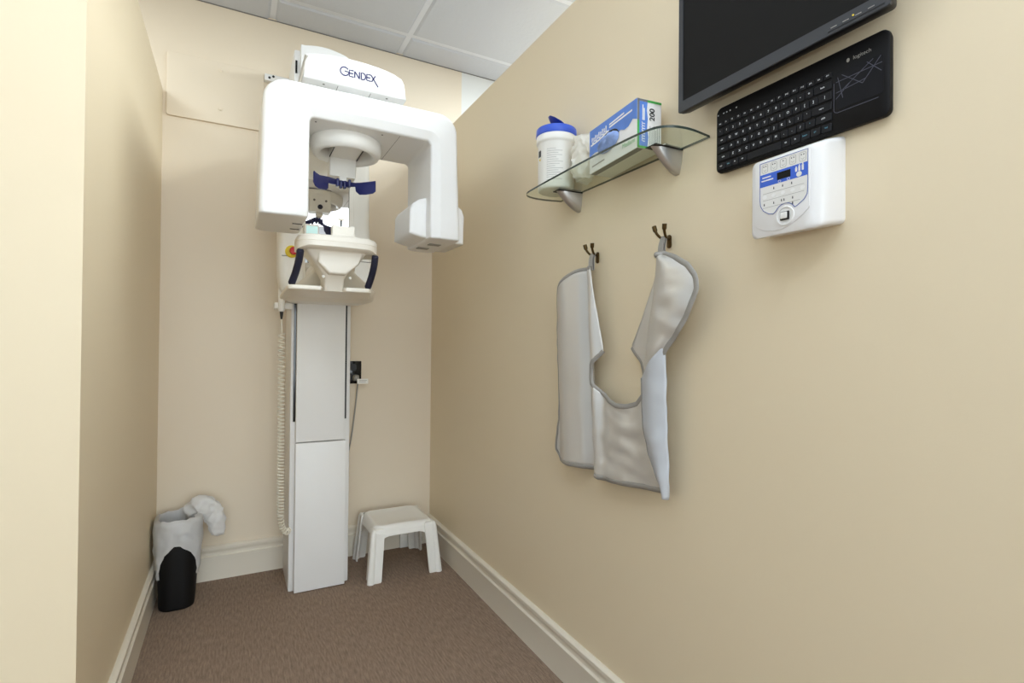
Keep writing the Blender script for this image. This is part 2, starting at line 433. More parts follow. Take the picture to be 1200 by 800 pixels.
# sensor housing on the right leg
sp = [(.66, 1.462), (.618, 1.466), (.58, 1.473), (.543, 1.484), (.546, 1.572), (.556, 1.590), (.58, 1.608), (.610, 1.617), (.66, 1.62), (.722, 1.606), (.744, 1.590), (.7535, 1.566), (.7515, 1.461)]
b = B(); prism(b, sp, 'y', 1.805, 2.012, .010, 3); sh = obj('sensor_housing', b, W, XM, angle=50); sh.modifiers.new('wn', 'WEIGHTED_NORMAL')
for x, y in ((.655, 1.86), (.64, 1.95)):
    b = B(); box(b, x-.022, x+.022, y-.014, y+.014, 1.4575, 1.462); obj('vent_grille', b, M['greyink'], sh)

# head ring, neck block and temple rests
RC = (.346, 1.925, 0)
b = B(); lathe(b, [(.088, 1.8045), (.118, 1.8045), (.121, 1.799), (.122, 1.785), (.119, 1.768), (.111, 1.755), (.101, 1.751), (.091, 1.756), (.084, 1.768), (.082, 1.80)], RC, 64, cap=False)
obj('head_ring', b, W2, XM, angle=60)
b = B(); lathe(b, [(.1215, 1.804), (.1215, 1.8065)], RC, 64, cap=False); obj('ring_gasket', b, M['logo'], XM)
b = B(); prism(b, [(1.835, 1.80), (1.835, 1.766), (1.985, 1.766), (1.988, 1.70), (2.045, 1.70), (2.045, 1.80)], 'x', .299, .393, .005, 3)
hs = obj('head_support', b, W2, XM)
b = B(); box(b, .333, .36, 1.984, 2.03, 1.683, 1.702, .004); obj('hinge_block', b, W2, hs)
for x in (.2982, .3938):
    b = B(); box(b, x-.001, x+.001, 1.85, 1.986, 1.764, 1.768); obj('seam_line', b, M['darkink'], hs)
b = B(); lathe(b, [(.011, -.002), (.011, .005), (.007, .007)], (.346, 2.045, 1.722), 24, 'y'); obj('rear_knob', b, M['gripc'], hs)
for x in (.32, .372):
    b = B(); lathe(b, [(.005, -.002), (.005, .003)], (x, 2.045, 1.752), 12, 'y'); obj('screw', b, M['seam'], hs)
def rest(path):   # vertical blade following a path: list of (x, y, ztop, zbottom)
    b = B(); P = path; rings = []
    for i, (x, y, zt, zb) in enumerate(P):
        a, c = P[max(i-1, 0)], P[min(i+1, len(P)-1)]
        t = Vector((c[0]-a[0], c[1]-a[1], 0)).normalized(); n = Vector((-t.y, t.x, 0))*.003
        rings.append([Vector((x, y, zt))+n*.4, Vector((x, y, zt-.004))+n, Vector((x, y, zb+.004))+n, Vector((x, y, zb))+n*.4, Vector((x, y, zb))-n*.4, Vector((x, y, zb+.004))-n, Vector((x, y, zt-.004))-n, Vector((x, y, zt))-n*.4])
    loft(b, rings); return b
obj('temple_rest', rest([(.333, 1.985, 1.686, 1.664), (.318, 1.962, 1.681, 1.660), (.30, 1.938, 1.675, 1.653), (.2835, 1.92, 1.672, 1.650), (.2825, 1.9185, 1.672, 1.629), (.276, 1.910, 1.669, 1.622), (.25, 1.88, 1.661, 1.614), (.235, 1.858, 1.661, 1.615), (.229, 1.85, 1.663, 1.622)]), M['navy'], hs)
obj('temple_rest', rest([(.345, 1.985, 1.685, 1.664), (.362, 1.962, 1.677, 1.658), (.381, 1.932, 1.668, 1.654), (.3825, 1.930, 1.668, 1.636), (.392, 1.92, 1.667, 1.624), (.41, 1.902, 1.667, 1.622), (.432, 1.886, 1.669, 1.625), (.440, 1.88, 1.670, 1.632)]), M['navy'], hs)
for x, y in ((.323, 1.965), (.338, 1.985), (.352, 1.983), (.364, 1.962)):
    b = B(); box(b, x-.005, x+.005, y-.012, y+.012, 1.656, 1.683, .003); obj('hinge_pin', b, M['navy'], hs)

# mirror and touch display on the carriage
b = B(); box(b, .25, .449, 2.306, 2.337, 1.36, 1.775, .004); mf = obj('mirror_frame', b, W2, XM)
b = B(); box(b, .2545, .4265, 2.304, 2.3075, 1.36, 1.768); obj('mirror', b, M['mirror'], mf)
b = B(); box(b, .4265, .4285, 2.3035, 2.307, 1.36, 1.768); obj('mirror_edge', b, M['darkink'], mf)
b = B(); box(b, .249, .305, 2.285, 2.3, 1.49, 1.578, .003); ts = obj('touch_display', b, W2, XM)
b = B(); box(b, .256, .300, 2.2842, 2.286, 1.50, 1.571); obj('display_glass', b, M['screen'], ts)

# patient table, its supporting arm, hand grips
def tplan(e):
    pts = []
    for k in range(0, 8):
        a = math.radians(180+90*k/7); pts.append((.236+(.058-e)*math.cos(a), 1.868+(.058-e)*math.sin(a)))
    for k in range(1, 6):
        f = k/6; pts.append((.236+f*.146, 1.810-.006*math.sin(PI*f)+e))
    for k in range(0, 8):
        a = math.radians(270+90*k/7); pts.append((.382+(.062-e)*math.cos(a), 1.872+(.062-e)*math.sin(a)))
    pts += [(.444-e, 1.93), (.42, 1.99-e), (.20, 1.99-e), (.178+e, 1.93)]
    return pts
b = B(); loft(b, [[(x, y, z-.010*max(0, (abs(x-.31)-.10)/.03)*(1 if z < 1.42 else 0)) for x, y in tplan(e)] for z, e in
     ((1.4035, .016), (1.4055, .007), (1.410, .001), (1.4245, 0), (1.4255, .0016), (1.4265, 0), (1.440, .001), (1.446, .006), (1.449, .014))])
tb = obj('chin_table', b, M['cream_plastic'], XM, angle=40)
S5 = [(1.412, .20, .415, 1.845, 1.97, .02), (1.39, .215, .40, 1.858, 1.98, .02), (1.365, .238, .384, 1.872, 1.99, .02), (1.335, .262, .352, 1.885, 2.0, .018), (1.315, .274, .342, 1.90, 2.01, .015), (1.272, .276, .342, 1.92, 2.02, .015)]
b = B(); loft(b, [[(x, y, z) for x, y in rb(x0, x1, y0, y1, r, 4)] for z, x0, x1, y0, y1, r in S5]); obj('table_support', b, M['cream_plastic'], XM, angle=50)
b = B(); prism(b, [(.247, 1.405), (.395, 1.405), (.380, 1.362), (.338, 1.325), (.283, 1.325), (.246, 1.362)], 'y', 1.853, 1.93, .008, 3)
obj('support_shield', b, M['cream_plastic'], XM)
tray = []
for k in range(7): a = math.radians(180+90*k/6); tray.append((.182+.026*math.cos(a), 1.918+.026*math.sin(a)))
tray += [(.262, 1.892), (.268, 1.905), (.272, 1.955), (.336, 1.955), (.339, 1.905), (.345, 1.892)]
for k in range(7): a = math.radians(270+90*k/6); tray.append((.408+.028*math.cos(a), 1.920+.028*math.sin(a)))
tray += [(.47, 2.10), (.53, 2.34), (.51, 2.42), (.20, 2.42), (.163, 2.34), (.157, 2.10)]
b = B(); prism(b, tray, 'z', 1.270, 1.286, .005, 3); obj('handle_tray', b, M['cream_plastic'], XM)
b = B(); loft(b, [[(x, y, z) for x, y in rb(.285-w, .375+w2, y0, 2.42, .03, 5)] for z, w, w2, y0 in ((1.268, .10, .14, 2.20), (1.30, .09, .13, 2.12), (1.36, .03, .03, 2.03), (1.395, .02, .02, 1.95))])
obj('table_arm', b, M['cream_plastic'], XM, angle=50)
for x in (.268, .357):
    b = B(); lathe(b, [(.005, 0), (.005, -.006), (.003, -.008)], (x, 1.893, 1.318), 14, 'y'); obj('screw', b, W2, XM)
for px_ in (((.190, 1.85, 1.398), (.187, 1.868, 1.362), (.180, 1.897, 1.325), (.170, 1.925, 1.290)), ((.435, 1.85, 1.398), (.435, 1.868, 1.362), (.432, 1.897, 1.325), (.426, 1.925, 1.290))):
    b = B(); P = smoothpath(px_, 6); tube(b, P, [.0085]+[.0118]*(len(P)-3)+[.0118, .0095], 16)
    obj('hand_grip', b, M['gripc'], XM, angle=60)
b = B(); prism(b, [(.288, 1.448), (.288, 1.486), (.296, 1.4885), (.304, 1.485), (.345, 1.486), (.353, 1.489), (.361, 1.486), (.361, 1.448)], 'y', 1.835, 1.872, .003)
cr = obj('chin_rest', b, M['cream_plastic'], XM)
b = B(); box(b, .286, .363, 1.832, 1.874, 1.446, 1.458, .003); obj('rest_base', b, M['cream_plastic'], cr)
b = B(); lathe(b, [(.003, 1.484), (.003, 1.509)], (.319, 1.855, 0), 10); obj('bite_stem', b, M['black'], cr)
b = B(); box(b, .310, .328, 1.850, 1.860, 1.508, 1.5165, .003); obj('bite_fork', b, M['cream_plastic'], cr)

# ------------------------------------------------------------------ exposure hand switch with coiled cord
t = thing('hand_switch', 'white exposure hand switch hanging on a long coiled cord left of the column', 'hand switch', (.176, 2.42, 1.20))
b = B(); lathe(b, [(.008, 1.222), (.0125, 1.226), (.0135, 1.24), (.0135, 1.318), (.010, 1.326)], (.177, 2.42, 0), 20); obj('switch_body', b, W2, t)
b = B(); lathe(b, [(.0075, 1.224), (.006, 1.205), (.0035, 1.190)], (.177, 2.42, 0), 14); obj('strain_relief', b, M['black'], t)
P = [Vector((.177, 2.42, 1.195)), Vector((.178, 2.42, 1.16)), Vector((.178, 2.421, 1.13))]
nt_, z, k = 0, 1.13, 0
R0 = .0125
while z > .37:
    f = (1.13-z)/.76; pitch = .0215-.0085*min(1, f*1.5)
    for j in range(10):
        a = 2*PI*j/10
        P.append(Vector((.179+.004*f+R0*math.cos(a), 2.422+R0*math.sin(a), z-pitch*j/10)))
    z -= pitch
c0 = Vector((.183, 2.422, z)); path = smoothpath([c0, (.186, 2.424, z-.03), (.193, 2.43, z-.058), (.207, 2.44, z-.08), (.222, 2.49, z-.088)], 14)
for i in range(len(path)-1):
    a = 2*PI*i/10*1.7; T = (path[i+1]-path[i]).normalized(); u = T.cross(Vector((0, 1, 0))).normalized(); w = T.cross(u)
    P.append(path[i]+(u*math.cos(a)+w*math.sin(a))*R0*.9)
b = B(); tube(b, P, .0031, 6); obj('coiled_cord', b, M['cord_white'], t, angle=70)
b = B(); box(b, .150, .2205, 2.435, 2.51, 1.235, 1.262, .004); obj('switch_holder', b, W2, XM)

# ------------------------------------------------------------------ outlet, plug and cord
t = thing('wall_outlet', 'black wall outlet plate right of the white column', 'outlet', (.546, YB, .884))
b = B(); box(b, .505, .588, YB-.006, YB, .884, 1.0, .002); obj('cover_plate', b, M['blackgloss'], t)
for z in (.968, .917):
    b = B(); prism(b, rb(.53, .563, z-.018, z+.018, .012), 'y', YB-.008, YB-.005); obj('socket', b, M['black'], t)
t = thing('power_cord', 'grey power cord plugged into the black outlet with a white tag', 'power cord', (.556, 2.76, .6))
b = B(); loft(b, [[(.556+u, y, .915+w) for u, w in rr(0, 0, s*2, s*2, s*.6, 4)] for y, s in ((YB-.009, .014), (YB-.03, .016), (YB-.045, .010))]); obj('plug', b, M['cable_grey'], t)
b = B(); tube(b, smoothpath([(.556, YB-.04, .913), (.561, YB-.05, .90), (.565, YB-.03, .88), (.556, YB-.02, .76), (.537, YB-.02, .60), (.522, YB-.018, .53), (.50, YB-.018, .47)], 8), .0038, 8); obj('cable', b, M['cable_grey'], t)
b = B(); box(b, .556, .611, YB-.062, YB-.060, .886, .911)
tg = obj('tag', b, W2, t)
b = B()
for z, x1 in ((.903, .604), (.896, .599)): box(b, .566, x1, YB-.0626, YB-.0619, z-.001, z+.001)
obj('tag_print', b, M['greyink'], tg)

# ------------------------------------------------------------------ step stool
t = thing('step_stool', 'small white moulded plastic step stool on the carpet beside the column', 'stool', (.72, 2.565, 0))
SC = (.722, 2.564)
b = B()
def sq(z, wx, wy, r): return [(x, y, z) for x, y in rr(SC[0], SC[1], wx, wy, r, 6)]
loft(b, [sq(.205, .298, .288, .045), sq(.225, .288, .280, .043), sq(.237, .278, .270, .042), sq(.244, .262, .254, .04), sq(.2455, .236, .228, .035), sq(.2435, .228, .22, .034), sq(.2435, .10, .10, .02)])
obj('seat', b, M['white2'], t, angle=50)
b = B(); n = 96; outer = []; 
def perim(z, wx, wy, r): return resample([Vector((x, y, z)) for x, y in rr(SC[0], SC[1], wx, wy, r, 8)]+[Vector((*rr(SC[0], SC[1], wx, wy, r, 8)[0], z))], n+1)[:-1]
T_, L_ = perim(.222, .290, .282, .044), perim(.15, .310, .30, .05)
rings = [[], [], [], []]
for i in range(n):
    p, q = T_[i], L_[i]; dx, dy = abs(p.x-SC[0])/.145, abs(p.y-SC[1])/.141
    m_ = min(dx, dy); f = max(0, min(1, (m_-.48)/.34)); f = 1-math.sqrt(max(0, 1-f*f)) if f < 1 else 1   # low in the corners, arched between
    zb = .198-.06*f; k_ = (.222-zb)/.072; q2 = p.lerp(q, k_); q2.z = zb
    inn = Vector((SC[0], SC[1], 0)); d = Vector((p.x-SC[0], p.y-SC[1], 0)).normalized()*.005
    rings[0].append(p); rings[1].append(q2); rings[2].append(q2-d); rings[3].append(p-d)
R = [[b.verts.new(v) for v in r] for r in rings]
for a, c in ((0, 1), (1, 2), (2, 3), (3, 0)):
    for i in range(n): b.faces.new((R[a][i], R[a][(i+1) % n], R[c][(i+1) % n], R[c][i]))
obj('apron_skirt', b, M['white2'], t, angle=50)
for sx in (-1, 1):
    for sy in (-1, 1):
        b = B(); rings = []
        for f in (0, .03, .1, .3, .6, .9, .97, 1):
            z = .236*(1-f); cx = SC[0]+sx*(.123+.020*f); cy = SC[1]+sy*(.118+.026*f)
            e = .030 if f > 0 else .022
            if f == 1: e = .027
            # open corner channel: outer corner with two flanges
            pr = [(1, -1), (1, .2), (.85, .7), (.5, .95), (0, 1), (-1, 1), (-1, .72), (-.1, .72), (.45, .6), (.68, .15), (.72, -1)]
            rings.append([(cx+sx*u*e*.95, cy+sy*w*e*.95, z) for u, w in pr])
        loft(b, rings); obj('leg', b, M['white2'], t, angle=50)
        b = B(); rings = []
        for f in (0, .06, .5, .92, .98, 1):
            z = .234*(1-f); cx = SC[0]+sx*(.142+.020*f); cy = SC[1]+sy*(.137+.026*f)
            e = .013+.004*f; e *= (.55 if f == 0 else 1)
            rings.append([(cx+e*math.cos(2*PI*k/14), cy+e*math.sin(2*PI*k/14), z+.001) for k in range(14)])
        loft(b, rings); obj('leg_rib', b, M['white2'], t, angle=60)

# small cable coil by the baseboard behind the stool
t = thing('cable_coil', 'small grey coil of cable against the corner baseboard behind the stool', 'cable', (.888, 2.74, 0))
P = []
for i in range(61):
    a = 2*PI*i/20; P.append((.888+.026*math.cos(a), 2.760-.0035*i/20, .036+.027*math.sin(a)))
P += [(.87, 2.751, .02), (.885, 2.750, .04), (.905, 2.750, .03)]
b = B(); tube(b, P, .0033, 8); obj('cable', b, M['cable_grey'], t, angle=60)
b = B(); box(b, .795, .86, 2.752, 2.767, .002, .075, .004); obj('connector_box', b, M['white2'], t)

# ------------------------------------------------------------------ waste bin with liner
t = thing('waste_bin', 'black oval waste bin on the carpet in the left back corner', 'bin', (-.195, 2.60, 0))
BC0, BC1 = (-.196, 2.598), (-.197, 2.628)
def binring(z, grow=0., n=9):
    f = z/.345
    cx = BC0[0]+(BC1[0]-BC0[0])*f; cy = BC0[1]+(BC1[1]-BC0[1])*f
    return [(x, y, z) for x, y in rr(cx, cy, .126+.036*f+2*grow, .165+.035*f+2*grow, .045+.03*f+grow, n)]
b = B(); loft(b, [binring(.0, -.006), binring(.004, -.001)]+[binring(z) for z in (.012, .1, .2, .34)]+[binring(.345, -.001), binring(.345, -.004), binring(.33, -.005), binring(.02, -.006)])
obj('bin_body', b, M['bin'], t, angle=60)
t = thing('bin_liner', 'crumpled translucent white plastic bag lining the black waste bin and folded over its rim', 'bin bag', (-.195, 2.62, .30))
b = B(); N = 80
def bag_ring(z, g):
    r = [Vector(v) for v in binring(z, g, 19)]
    return r
def crumple(p, amp, s=18.):
    p = Vector(p); q = p*s; o_ = noise.noise_vector(q)*amp
    for k, (f, g) in enumerate(((1.5, 1.), (2.7, .35))):        # ridged creases
        r_ = noise.noise_vector(q*f+Vector((k*3.1, 1.7, 5.2))); o_ += Vector([(.25-abs(c)) for c in r_])*amp*g*1.6
    return p+o_
rows = []
base_ = bag_ring(.345, 0); NN = len(base_)
def hem(i):
    p = base_[i]; th = math.atan2(p.y-2.628, (p.x+.197))
    front = max(0, -math.sin(th))                       # 1 at the front
    dx = min(1, abs(p.x+.192)/.070); h = .125+.135*max(0, 1-dx**1.8)**.6 if p.y < 2.6 else .15
    return h
for f in [k/16 for k in range(17)]:
    row = []
    for i in range(NN):
        zh = hem(i); z = .350-(.350-zh)*f
        q = bag_ring(max(z, 0), .006+.005*math.sin(PI*f))[i]; q.z = z
        row.append(crumple(q, .0035+.003*f))
    rows.append(row)
inner = []
for f in [k/10 for k in range(1, 11)]:
    row = []
    for i in range(NN):
        z = .355-.22*f if f > .1 else .357
        q = bag_ring(.345, -.008-.035*f)[i]; q.z = z
        row.append(crumple(q, .008))
    inner.append(row)
full = rows[::-1]+inner
for row in full:
    for v in row:
        if v.x < XL+.004 and v.z > HB: v.x = XL+.004
        if v.x < XL+.021 and v.z <= HB+.01: v.x = XL+.021
loft(b, full, cap=False)
o = obj('bag_skirt', b, M['bag'], t, angle=80)
b = B(); P = smoothpath([(-.165, 2.675, .345), (-.135, 2.665, .375), (-.105, 2.655, .378), (-.080, 2.645, .355), (-.066, 2.635, .325), (-.058, 2.628, .285), (-.056, 2.626, .25)], 8)
rs = [.016+.028*math.sin(PI*min(1, (i+3)/(len(P)+3)))**.6 for i in range(len(P))]
tube(b, P, rs, 36, flat=.75)
for v in b.verts: v.co = crumple(v.co, .011, 17.)
obj('bag_tail', b, M['bag'], t, angle=80)

# ------------------------------------------------------------------ glass shelf on two brackets
t = thing('glass_shelf', 'clear glass wall shelf with bowed front on two chrome brackets', 'shelf', (.969, 1.17, 1.571))
sh_ = [(XR-.001, 1.482), (.915, 1.494), (.868, 1.494), (.836, 1.480), (.821, 1.452), (.8165, 1.40), (.813, 1.30), (.810, 1.11), (.812, .98), (.816, .915), (.825, .878), (.845, .858), (.875, .849), (.91, .848), (XR-.001, .856)]
sh_ = [tuple(p) for p in smoothpath([Vector((x, y, 0)) for x, y in sh_], 4)]; sh_ = [(p[0], p[1]) for p in sh_]
b = B(); prism(b, sh_, 'z', 1.5712, 1.5768)
b.normal_update()
for f in b.faces:
    if abs(f.normal.z) < .5: f.material_index = 1
o = obj('glass_pane', b, [M['glass'], M['glass_edge']], t)
for y in (1.376, .957):
    b = B(); rings = []
    for k in range(11):
        f = k/10; a = PI/2*f
        z = 1.571-.058*f; out = .085*(1-f)**.62+.003; w = .0165*(1-f**2*.55)
        rings.append([(XR, y-w, z), (XR-out*.75, y-w*.75, z), (XR-out, y-w*.1, z), (XR-out, y+w*.1, z), (XR-out*.75, y+w*.75, z), (XR, y+w, z)])
    loft(b, rings); br = obj('bracket', b, M['steel'], t, angle=60)
    b = B(); box(b, XR-.088, XR, y-.018, y+.018, 1.5695, 1.5713); obj('pad', b, M['black'], br)
    b = B(); box(b, XR-.05, XR, y-.010, y+.010, 1.5768, 1.581, .001); obj('clamp', b, M['steel'], br)

# wipes canister
CC = (.903, 1.412, 0)
t = thing('wipes_canister', 'round white wipes canister with blue flip-top lid on the glass shelf', 'canister', (CC[0], CC[1], 1.5768))
b = B(); lathe(b, [(.052, 1.5768), (.0565, 1.580), (.0575, 1.586), (.058, 1.722), (.0595, 1.7245), (.063, 1.728), (.0635, 1.732), (.0635, 1.748), (.058, 1.756)], CC, 56); cb = obj('tub', b, M['white2'], t, angle=50)
b = B(); lathe(b, [(.064, 1.7485), (.065, 1.750), (.064, 1.771), (.062, 1.7735), (.046, 1.7735), (.044, 1.770), (.01, 1.770)], CC, 56); obj('lid', b, M['blue_lid'], t, angle=50)
b = B()
fl = [(-.033, 0), (.033, 0), (.037, .012), (.034, .036), (.022, .054), (0, .061), (-.022, .054), (-.034, .036), (-.037, .012)]
fo = Vector((CC[0]+.012, CC[1]-.030, 1.770))
plate(b, fl, .006, fo, Vector((.537, .843, 0)).normalized(), Vector((-.80, .44, .60)).normalized(), Vector((-.6, -.38, .7)).normalized()); obj('flip_cap', b, M['blue_flap'], t)
b = B()
def can(a, z, r=.0584): return (CC[0]+r*math.cos(a), CC[1]+r*math.sin(a), z)
def canpatch(b, a0, a1, z0, z1, mi=0, r=.0585):
    n = max(2, int(abs(a1-a0)/.12)+1); A = [a0+(a1-a0)*i/n for i in range(n+1)]
    lo = [b.verts.new(can(a, z0, r)) for a in A]; hi = [b.verts.new(can(a, z1, r)) for a in A]
    for i in range(n): b.faces.new((lo[i], lo[i+1], hi[i+1], hi[i])).material_index = mi
base_a = math.atan2(-CC[1], -CC[0])        # towards the camera side
for k in range(15):
    z = 1.697-.0068*k; L = .9 if k % 4 else .6
    canpatch(b, base_a-.52, base_a-.52+L*(.85+.15*math.sin(k*2.3)), z, z+.0016)
obj('label_text', b, M['label_ink'], cb)
b = B(); canpatch(b, base_a-1.22, base_a-.95, 1.680, 1.700); obj('label_mark', b, M['darkink'], cb)
b = B(); canpatch(b, base_a-1.12, base_a-.98, 1.668, 1.674, 0, .0587); obj('label_mark', b, M['yellow'], cb)

# crumpled clear packet between canister and glove box
t = tag(obj('plastic_packet', (lambda b: (loft(b, [[tuple(crumple((.925+x, 1.290+y, z), .008, 34.)) for x, y in rr(0, 0, w, d, d*.45, 14)] for z, w, d in
     [(1.586+.0052*k, .022+.042*math.sin(PI*(k+2)/29)**.5, .03+.06*math.sin(PI*(k+2)/29)**.5) for k in range(26)]]), b)[1])(B()), M['packet'], loc=(.925, 1.29, 1.577), angle=80),
     'crumpled pale plastic packet on the glass shelf behind the blue glove box', 'packet')
for v in t.data.vertices:
    if v.co.z < .0002: v.co.z = .0002

# glove box (lying on its long side, opening to the room)
FL, FR = Vector((.893, 1.218, 1.5774)), Vector((.871, .994, 1.5774))
u = (FR-FL).normalized(); n_out = Vector((u.y, -u.x, 0)); n_out = n_out if n_out.x < 0 else -n_out
BL, BH, BD = (FR-FL).length, .122, .072; up = Vector((0, 0, 1))
t = thing('glove_box', 'blue and white carton of medium gloves with oval opening on the glass shelf', 'glove box', tuple(FL.lerp(FR, .5)))
def q3(a, z, d): return FL+u*a+up*z-n_out*d          # a along front, z up, d into the box
b = B(); loft(b, [[q3(0, 0, 0), q3(BL, 0, 0), q3(BL, 0, BD), q3(0, 0, BD)], [q3(0, BH, 0), q3(BL, BH, 0), q3(BL, BH, BD), q3(0, BH, BD)]])
gb = obj('carton', b, M['boxwhite'], t, smooth=False)
F0 = FL+n_out*.0004
# front print: blue sky with a ragged lower edge
edge = [(BL, .070)]+[(BL-.018*k, .074-.0024*k+.006*math.sin(k*1.9)) for k in range(1, 12)]+[(0, .048)]
b = B(); plate(b, [(0, BH), (BL, BH)]+edge, .0004, F0, u, up, n_out); obj('front_print', b, M['boxblue'], gb)
b = B(); zig = []
for k in range(90): a = k*.62; zig.append((.012+.00088*k+.0030*math.cos(a), .0895+.0001*k+(.0075+.0025*math.sin(k*.31))*math.sin(a)))
ribbon(b, zig, .0026, .0005, F0+n_out*.0005, u, up, n_out)
ribbon(b, [(.008, .078), (.05, .0805), (.098, .089)], .0045, .0005, F0+n_out*.0005, u, up, n_out)
for z, x0, x1 in ((.107, .102, .17), (.1, .102, .205)): ribbon(b, [(x0, z-.004), (x1, z)], .0042, .0005, F0+n_out*.0005, u, up, n_out)
obj('front_lettering', b, M['boxwhite'], gb)
b = B(); text(b, 'Medium', .017, F0+u*.19+up*.022, u, up, n_out); obj('size_text', b, M['boxgreen'], gb)
b = B()
for z, x0, x1 in ((.017, .014, .078),): ribbon(b, [(x0, z), (x1, z+.001)], .004, .0003, F0, u, up, n_out)
obj('small_print', b, M['greyink'], gb)
ov = [(.098+.049*math.cos(2*PI*k/28), .060+.026*math.sin(2*PI*k/28)+.004*math.cos(2*PI*k/28)) for k in range(28)]
b = B(); plate(b, ov, .0006, F0+n_out*.0004, u, up, n_out); obj('opening', b, M['black_ink'], gb)
b = B(); rings = []
for s, h in ((1.0, .0010), (.97, .005), (.8, .010), (.5, .013), (.2, .012)):
    rings.append([F0+u*(.099+(p[0]-.098)*s)+up*(.056+(p[1]-.060)*s*.9)+n_out*(h+.003*math.sin(7*k*.45+s*9)*(s < .99)) for k, p in enumerate(ov)])
loft(b, rings); tag(obj('gloves', b, M['glove'], t, angle=80), 'blue gloves bulging from the opening', kind='stuff')
# end face
Ee = FL+u*BL+u*.0004; w_ = -n_out
b = B(); plate(b, [(.006, .006), (.030, .006), (.033, .03), (.029, .05), (.031, .075), (.028, .095), (.030, .116), (.006, .116)], .0004, Ee, w_, up, u); obj('end_print', b, M['boxblue'], gb)
for m_, p_ in (('boxgreen', [(.0028, 0), (.0028, .068)]), ('boxgreen', [(0, .0028), (.072, .0028)]), ('boxgreen', [(.03, BH-.003), (.072, BH-.003)]), ('boxgrey', [(.0028, .068), (.0028, BH)]), ('boxgrey', [(0, BH-.003), (.03, BH-.003)])):
    b = B(); ribbon(b, p_, .0056, .0004, Ee+u*.0003, w_, up, u); obj('edge_print', b, M[m_], gb)
b = B(); text(b, '200', .021, Ee+w_*.0445+up*.087, up, -w_, u, lift=.0006, bold=.02); obj('count_text', b, M['black_ink'], gb)
b = B(); zig = [(.0178+.0045*math.sin(k*.62), .016+.00062*k+.0018*math.cos(k*.62)) for k in range(80)]
ribbon(b, zig, .0018, .0004, Ee+u*.0005, w_, up, u); ribbon(b, [(.016, .07), (.016, .108)], .003, .0004, Ee+u*.0005, w_, up, u); ribbon(b, [(.020, .07), (.020, .100)], .003, .0004, Ee+u*.0005, w_, up, u)
obj('end_lettering', b, M['boxwhite'], gb)
b = B()
for k, (x, z1) in enumerate(((.038, .058), (.044, .055), (.050, .06), (.055, .05), (.060, .056), (.066, .06))): ribbon(b, [(x, .012), (x, z1)], .0014, .0003, Ee+u*.0003, w_, up, u)
obj('small_print', b, M['greyink'], gb)
b = B(); plate(b, [(.002, .002), (BL-.002, .002), (BL-.002, .020), (.002, .020)], .0002, FL-up*.0003, u, -n_out, -up); obj('bottom_stripe', b, M['boxgrey'], gb)

# ------------------------------------------------------------------ monitor on the wall
t = thing('wall_monitor', 'flat black computer monitor with grey bezel mounted high on the right wall', 'monitor', (XR, .66, 1.80))
MX, Y0, Y1, Z0, Z1 = .905, .447, .893, 1.628, 1.905
b = B(); loft(b, [[(x, y, z) for y, z in rb(Y0+e, Y1-e, Z0+e2, Z1-e, .006, 3)] for x, e, e2 in ((.909, 0, 0), (.918, 0, 0), (.932, .004, .004), (.948, .05, .03))])
mb = obj('rear_shell', b, M['black'], t, angle=30)
b = B(); o_, i_ = rb(Y0, Y1, Z0, Z1, .004, 2), rb(Y0+.013, Y1-.013, Z0+.024, Z1-.013, .002, 2)
rings = [[(.911, y, z) for y, z in o_], [(.906, y, z) for y, z in o_], [(MX, y, z) for y, z in rb(Y0+.001, Y1-.001, Z0+.001, Z1-.001, .004, 2)], [(MX, y, z) for y, z in i_], [(.9075, y, z) for y, z in i_], [(.911, y, z) for y, z in i_]]
loft(b, rings, cap=False); bz = obj('bezel', b, M['bezel'], t, angle=25)
b = B(); box(b, .9075, .911, Y0+.012, Y1-.012, Z0+.023, Z1-.012); obj('screen', b, M['lcd'], t, smooth=False)
b = B(); box(b, .945, XR, .60, .74, 1.70, 1.82, .003); obj('wall_mount', b, M['black'], t)
b = B(); box(b, .9042, .906, .455, .545, Z0+.0055, Z0+.007); obj('button_strip', b, M['black'], bz)
for y in (.475, .495, .515, .535):
    b = B(); box(b, .9044, .906, y-.005, y+.005, Z0+.0105, Z0+.0118); obj('button_mark', b, M['greyink'], bz)
b = B(); lathe(b, [(.0016, 0), (.0016, .001)], (.9042, .503, Z0+.0135), 10, 'x'); obj('power_light', b, M['yellow'], bz)

